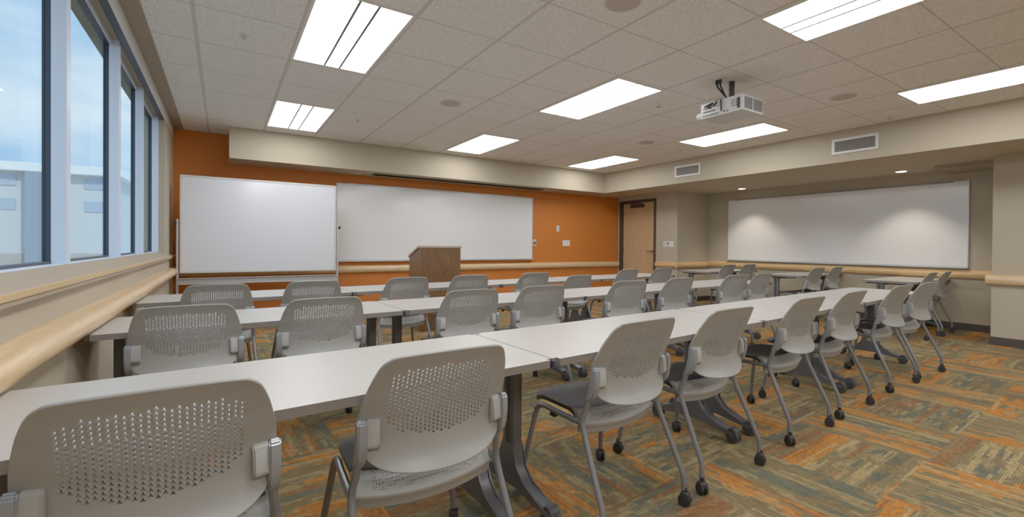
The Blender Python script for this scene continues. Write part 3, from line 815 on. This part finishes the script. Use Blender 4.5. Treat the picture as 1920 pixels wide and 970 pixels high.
# recess downlights
for x, y, l in ((8.0, 4.79, 'small lit downlight over the left part of the right whiteboard'), (7.955, 2.46, 'small lit downlight over the right part of the right whiteboard')):
    disc_thing('downlight', x, y, SOF, l, 'downlight', [('lamp', .058, -.006, -.002, M['down']), ('rim', .075, -.004, -.0005, M['white'])], 'downlights in the recess ceiling')
    s = bpy.data.lights.new('downlight_beam', 'SPOT'); s.energy = 42; s.spot_size = math.radians(95); s.spot_blend = .6; s.color = (1, .88, .70); s.shadow_soft_size = .05
    so = bpy.data.objects.new('downlight_beam', s); COL.objects.link(so); so.location = (x, y, SOF-.012)
disc_thing('downlight', 1.744, 7.12, SOF, 'small unlit downlight under the front soffit, left of the dark slot', 'downlight', [('lamp', .045, -.006, -.002, M['white']), ('rim', .06, -.004, -.0005, M['white'])])
for x, y, l in ((7.34, 2.50, 'tiny round ceiling sensor in the recess near the pier'), (7.47, 4.72, 'tiny round ceiling sensor in the recess near the door')):
    disc_thing('ceiling_sensor', x, y, SOF, l, 'sensor', [('cover', .03, -.010, -.0005, M['paper'])])
# projection screen slot under the front soffit
t = thing('projection_screen_case', (3.52, 7.024, SOF), 'long dark projection screen slot in the underside of the front soffit', 'projection screen')
bm = bmesh.new(); box(bm, -1.6, 1.6, -.08, .08, -.010, -.0005, .002); fin('case', bm, M['taupe'], t)
bm = bmesh.new(); box(bm, -1.585, 1.585, -.074, .066, -.013, -.0095); fin('slot', bm, M['void'], t)
# soffit air vents
for y0, y1, l in ((4.597, 5.09, 'white air vent in the right soffit nearer the corner'), (2.228, 2.715, 'white air vent in the right soffit nearer the camera')):
    w, hh = (y1-y0), .19
    t = thing('air_vent', (XS, (y0+y1)/2, z(1.277)), l, 'air vent', 0, 'soffit air vents')
    bm = bmesh.new()
    for q in ((-w/2, w/2, hh/2-.03, hh/2), (-w/2, w/2, -hh/2, -hh/2+.03), (-w/2, -w/2+.03, -hh/2+.03, hh/2-.03), (w/2-.03, w/2, -hh/2+.03, hh/2-.03)): box(bm, -.014, -.0005, q[0], q[1], q[2], q[3], .002)
    fin('vent_frame', bm, M['white'], t)
    bm = bmesh.new(); box(bm, -.003, -.0005, -w/2+.03, w/2-.03, -hh/2+.03, hh/2-.03); fin('duct_back', bm, M['grille'], t)
    bm = bmesh.new()
    n = 24
    for k in range(n):
        yy = -w/2+.03 + (w-.06)*(k+.5)/n
        box(bm, -.011, -.006, yy-.0035, yy+.0035, -hh/2+.03, hh/2-.03)
    for k in range(1, 5):
        zz = -hh/2+.03 + (hh-.06)*k/5; box(bm, -.006, -.0035, -w/2+.03, w/2-.03, zz-.002, zz+.002)
    fin('louver', bm, M['slat'], t)

# projector
t = thing('projector', (3.792, 2.375, CEIL), 'white ceiling projector with cables on a black pole', 'projector')
pz0, pz1 = z(1.15)-CEIL, z(1.15)-CEIL+.135
px0, px1, py0, py1 = -.158, .158, -.195, .195
bm = bmesh.new(); box(bm, px0, px1, py0, py1, pz0, pz1, .008); fin('housing', bm, M['proj'], t, smooth=True)
bm = bmesh.new()
box(bm, px0+.03, px0+.145, py0-.002, py0+.004, pz0+.02, pz1-.02); box(bm, px0+.165, px1-.02, py0-.002, py0+.004, pz0+.02, pz1-.02); fin('vent', bm, M['proj_dark'], t)
bm = bmesh.new(); X = px0-.002
def port(y0, y1, a, b): box(bm, X, X+.004, y0, y1, pz0+a, pz0+b)
port(-.15, -.175, .02, .11)
for i in range(3):
    for j in range(3): port(-.10-.02*i, -.108-.02*i, .045+.022*j, .057+.022*j)
for k in range(9): port(.02+.018*k, .030+.018*k, .016, .028)
port(.05, .17, .05, .062); port(.09, .17, .078, .088); port(-.02, -.05, .02, .026); port(.10, .12, .095, .108); port(-.06, -.07, .012, .026)
fin('port', bm, M['black'], t)
bm = bmesh.new(); cyl(bm, (-.10, py1+.03, pz0+.04), (0, 1, 0), .036, .07, 20, bev=.006); lb_ = fin('lens_barrel', bm, M['proj'], t, smooth=True)
bm = bmesh.new(); cyl(bm, (-.10, py1+.066, pz0+.04), (0, 1, 0), .027, .006, 20); fin('lens', bm, M['lens_glass'], lb_)
bm = bmesh.new(); cyl(bm, (0, 0, (pz1)/2), (0, 0, 1), .024, -pz1, 16); box(bm, -.06, .06, -.09, .09, pz1-.002, pz1+.022, .004); fin('mount_pole', bm, M['black'], t, smooth=True)
bm = bmesh.new(); cyl(bm, (0, 0, -.006), (0, 0, 1), .045, .011, 20); fin('ceiling_plate', bm, M['white'], t)
for k, (yy, zz) in enumerate(((.15, .10), (.12, .085), (-.01, .03), (.06, .09))):
    bm = bmesh.new()
    tube(bm, [(-.14, .02+.03*(k % 2), -.002), (-.138, .02+.03*(k % 2), -.06), (-.09, .0, pz1+.035), (-.02, .02, pz1+.03), (-.10, .03+yy*.3, pz1+.018), (px0-.012, yy*.7, pz0+.11), (px0-.010, yy, pz0+zz)], .0075, 8, 5)
    fin('cable', bm, M['black'], t, smooth=True)
bm = bmesh.new(); box(bm, -.175, -.105, -.01, .08, -.012, -.0005, .003); fin('cable_plate', bm, M['white'], t)
for yy in (.02, .05):
    bm = bmesh.new(); box(bm, -.152, -.128, yy-.010, yy+.010, -.05, -.011, .003); fin('cable_plug', bm, M['black'], t)

# ------------------------------------------------------------------ wall plates
def plate(name, c, w, hh, axis, label, cat, extra=None):
    """axis 'y' on the front wall, 'x' on the door wall"""
    t = thing(name, c, label, cat, 0 if axis == 'y' else -PI/2)
    bm = bmesh.new(); box(bm, -w/2, w/2, -.008, -.0005, -hh/2, hh/2, .002); fin('cover_plate', bm, M['white'], t)
    for (x0, x1, a, b, mat, nm) in extra or []:
        bm = bmesh.new(); box(bm, x0, x1, -.013, -.006, a, b, .001); fin(nm, bm, mat, t)
    return t
plate('light_switch', (5.734, YW, z(.356)), .066, .115, 'y', 'tall white switch plate on the orange wall', 'switch', [(-.016, .016, -.033, .033, M['paper'], 'rocker')])
plate('wall_outlet', (5.955, YW, z(.063)), .19, .118, 'y', 'wide white outlet plate on the orange wall below the switch', 'outlet', [(-.06, -.03, -.03, .03, M['white'], 'socket'), (.03, .06, -.03, .03, M['white'], 'socket')])
plate('control_plate', (5.155, YW, z(.067)), .075, .12, 'y', 'small control plate beside the front whiteboard', 'control', [(-.02, .02, -.04, .02, M['black'], 'button')])
plate('light_switch', (XD, 6.035, z(.056)), .075, .115, 'x', 'narrow white switch plate right beside the door', 'switch', [(-.016, .016, -.033, .033, M['paper'], 'rocker')])
plate('thermostat', (XD, 5.90, z(.062)), .15, .11, 'x', 'white thermostat with small dark display next to the door switch', 'thermostat', [(-.06, -.03, -.005, .028, M['black'], 'display')])

# ------------------------------------------------------------------ outside the windows
bm = bmesh.new(); box(bm, -60, -.9, -20, 70, -5.2, -5.0); struct(fin('ground', bm, M['ground']), 'pale ground outside the windows')
FY = 26.
t = thing('office_building', (-9.0, FY, -5), 'pale flat roofed building seen through the left windows', 'building', math.radians(-3))
top = 5 + H + 3.12
bm = bmesh.new(); box(bm, -14, 5, 0, 10, 0, top-.35); fin('wall', bm, M['bwall'], t)
bm = bmesh.new(); box(bm, -14.4, 5.4, -.5, 10.4, top-.35, top, .03); fin('cornice', bm, M['cornice'], t)
bm = bmesh.new(); box(bm, -14.05, 5.05, -.06, 0, 0, 5.6); fin('base_course', bm, M['bgrey'], t)
for x in (-2.2, 1.3, 4.1):
    for zz in (7.35, 8.3):
        bm = bmesh.new(); box(bm, x, x+.75, -.04, .05, zz, zz+.45); fin('window', bm, M['bwin'], t)
bm = bmesh.new(); box(bm, 2.45, 2.95, -.5, 0, 0, top-.35); fin('stair_tower', bm, M['btower'], t)

# ------------------------------------------------------------------ sky and camera
sl = bpy.data.lights.new('sun', 'SUN'); sl.energy = 1.5; sl.angle = math.radians(3); sl.color = (1, .97, .92)
so = bpy.data.objects.new('sun', sl); COL.objects.link(so); so.rotation_euler = Vector((-.35, .75, -.55)).to_track_quat('-Z', 'Y').to_euler(); so.location = (4, -10, 9)
w = bpy.data.worlds.new('sky'); scene.world = w; w.use_nodes = True
nt = w.node_tree; bg = nt.nodes['Background']
tc = nd(nt, 'ShaderNodeTexCoord'); mp = nd(nt, 'ShaderNodeMapping'); mp.inputs['Scale'].default_value = (1.6, 1.6, 5.0)
nt.links.new(tc.outputs['Generated'], mp.inputs['Vector'])
no = nd(nt, 'ShaderNodeTexNoise'); no.inputs['Scale'].default_value = 2.2; no.inputs['Detail'].default_value = 5; no.inputs['Roughness'].default_value = .5
nt.links.new(mp.outputs[0], no.inputs['Vector'])
cr = nd(nt, 'ShaderNodeValToRGB'); cr.color_ramp.elements[0].position = .36; cr.color_ramp.elements[1].position = .66
cr.color_ramp.elements[0].color = (*lin((138, 184, 226)), 1); cr.color_ramp.elements[1].color = (*lin((214, 228, 240)), 1)
nt.links.new(no.outputs['Fac'], cr.inputs[0]); nt.links.new(cr.outputs[0], bg.inputs['Color'])
bg.inputs['Strength'].default_value = 1.15

f, cy, yaw, pitch, roll = 854.09, 468.28, .5655, -.0085, .0088
R0 = Vector((math.cos(yaw), -math.sin(yaw), 0)); F0 = Vector((math.sin(yaw), math.cos(yaw), 0)); Z = Vector((0, 0, 1))
D = F0*math.cos(pitch) + Z*math.sin(pitch); U = -F0*math.sin(pitch) + Z*math.cos(pitch)
Xc = R0*math.cos(roll) + U*math.sin(roll); Yc = -R0*math.sin(roll) + U*math.cos(roll)
cam = bpy.data.cameras.new('camera'); cam.sensor_width = 36; cam.lens = f/1920*36; cam.shift_y = -(485-cy)/1920; cam.clip_start = .02; cam.clip_end = 300
co = bpy.data.objects.new('camera', cam); COL.objects.link(co)
mw = Matrix((Xc, Yc, -D)).transposed().to_4x4(); mw.translation = (0, 0, H); co.matrix_world = mw
scene.camera = co
scene.view_settings.view_transform = 'Standard'
scene.view_settings.look = 'None'
scene.view_settings.exposure = 0.
scene.view_settings.gamma = 1.33
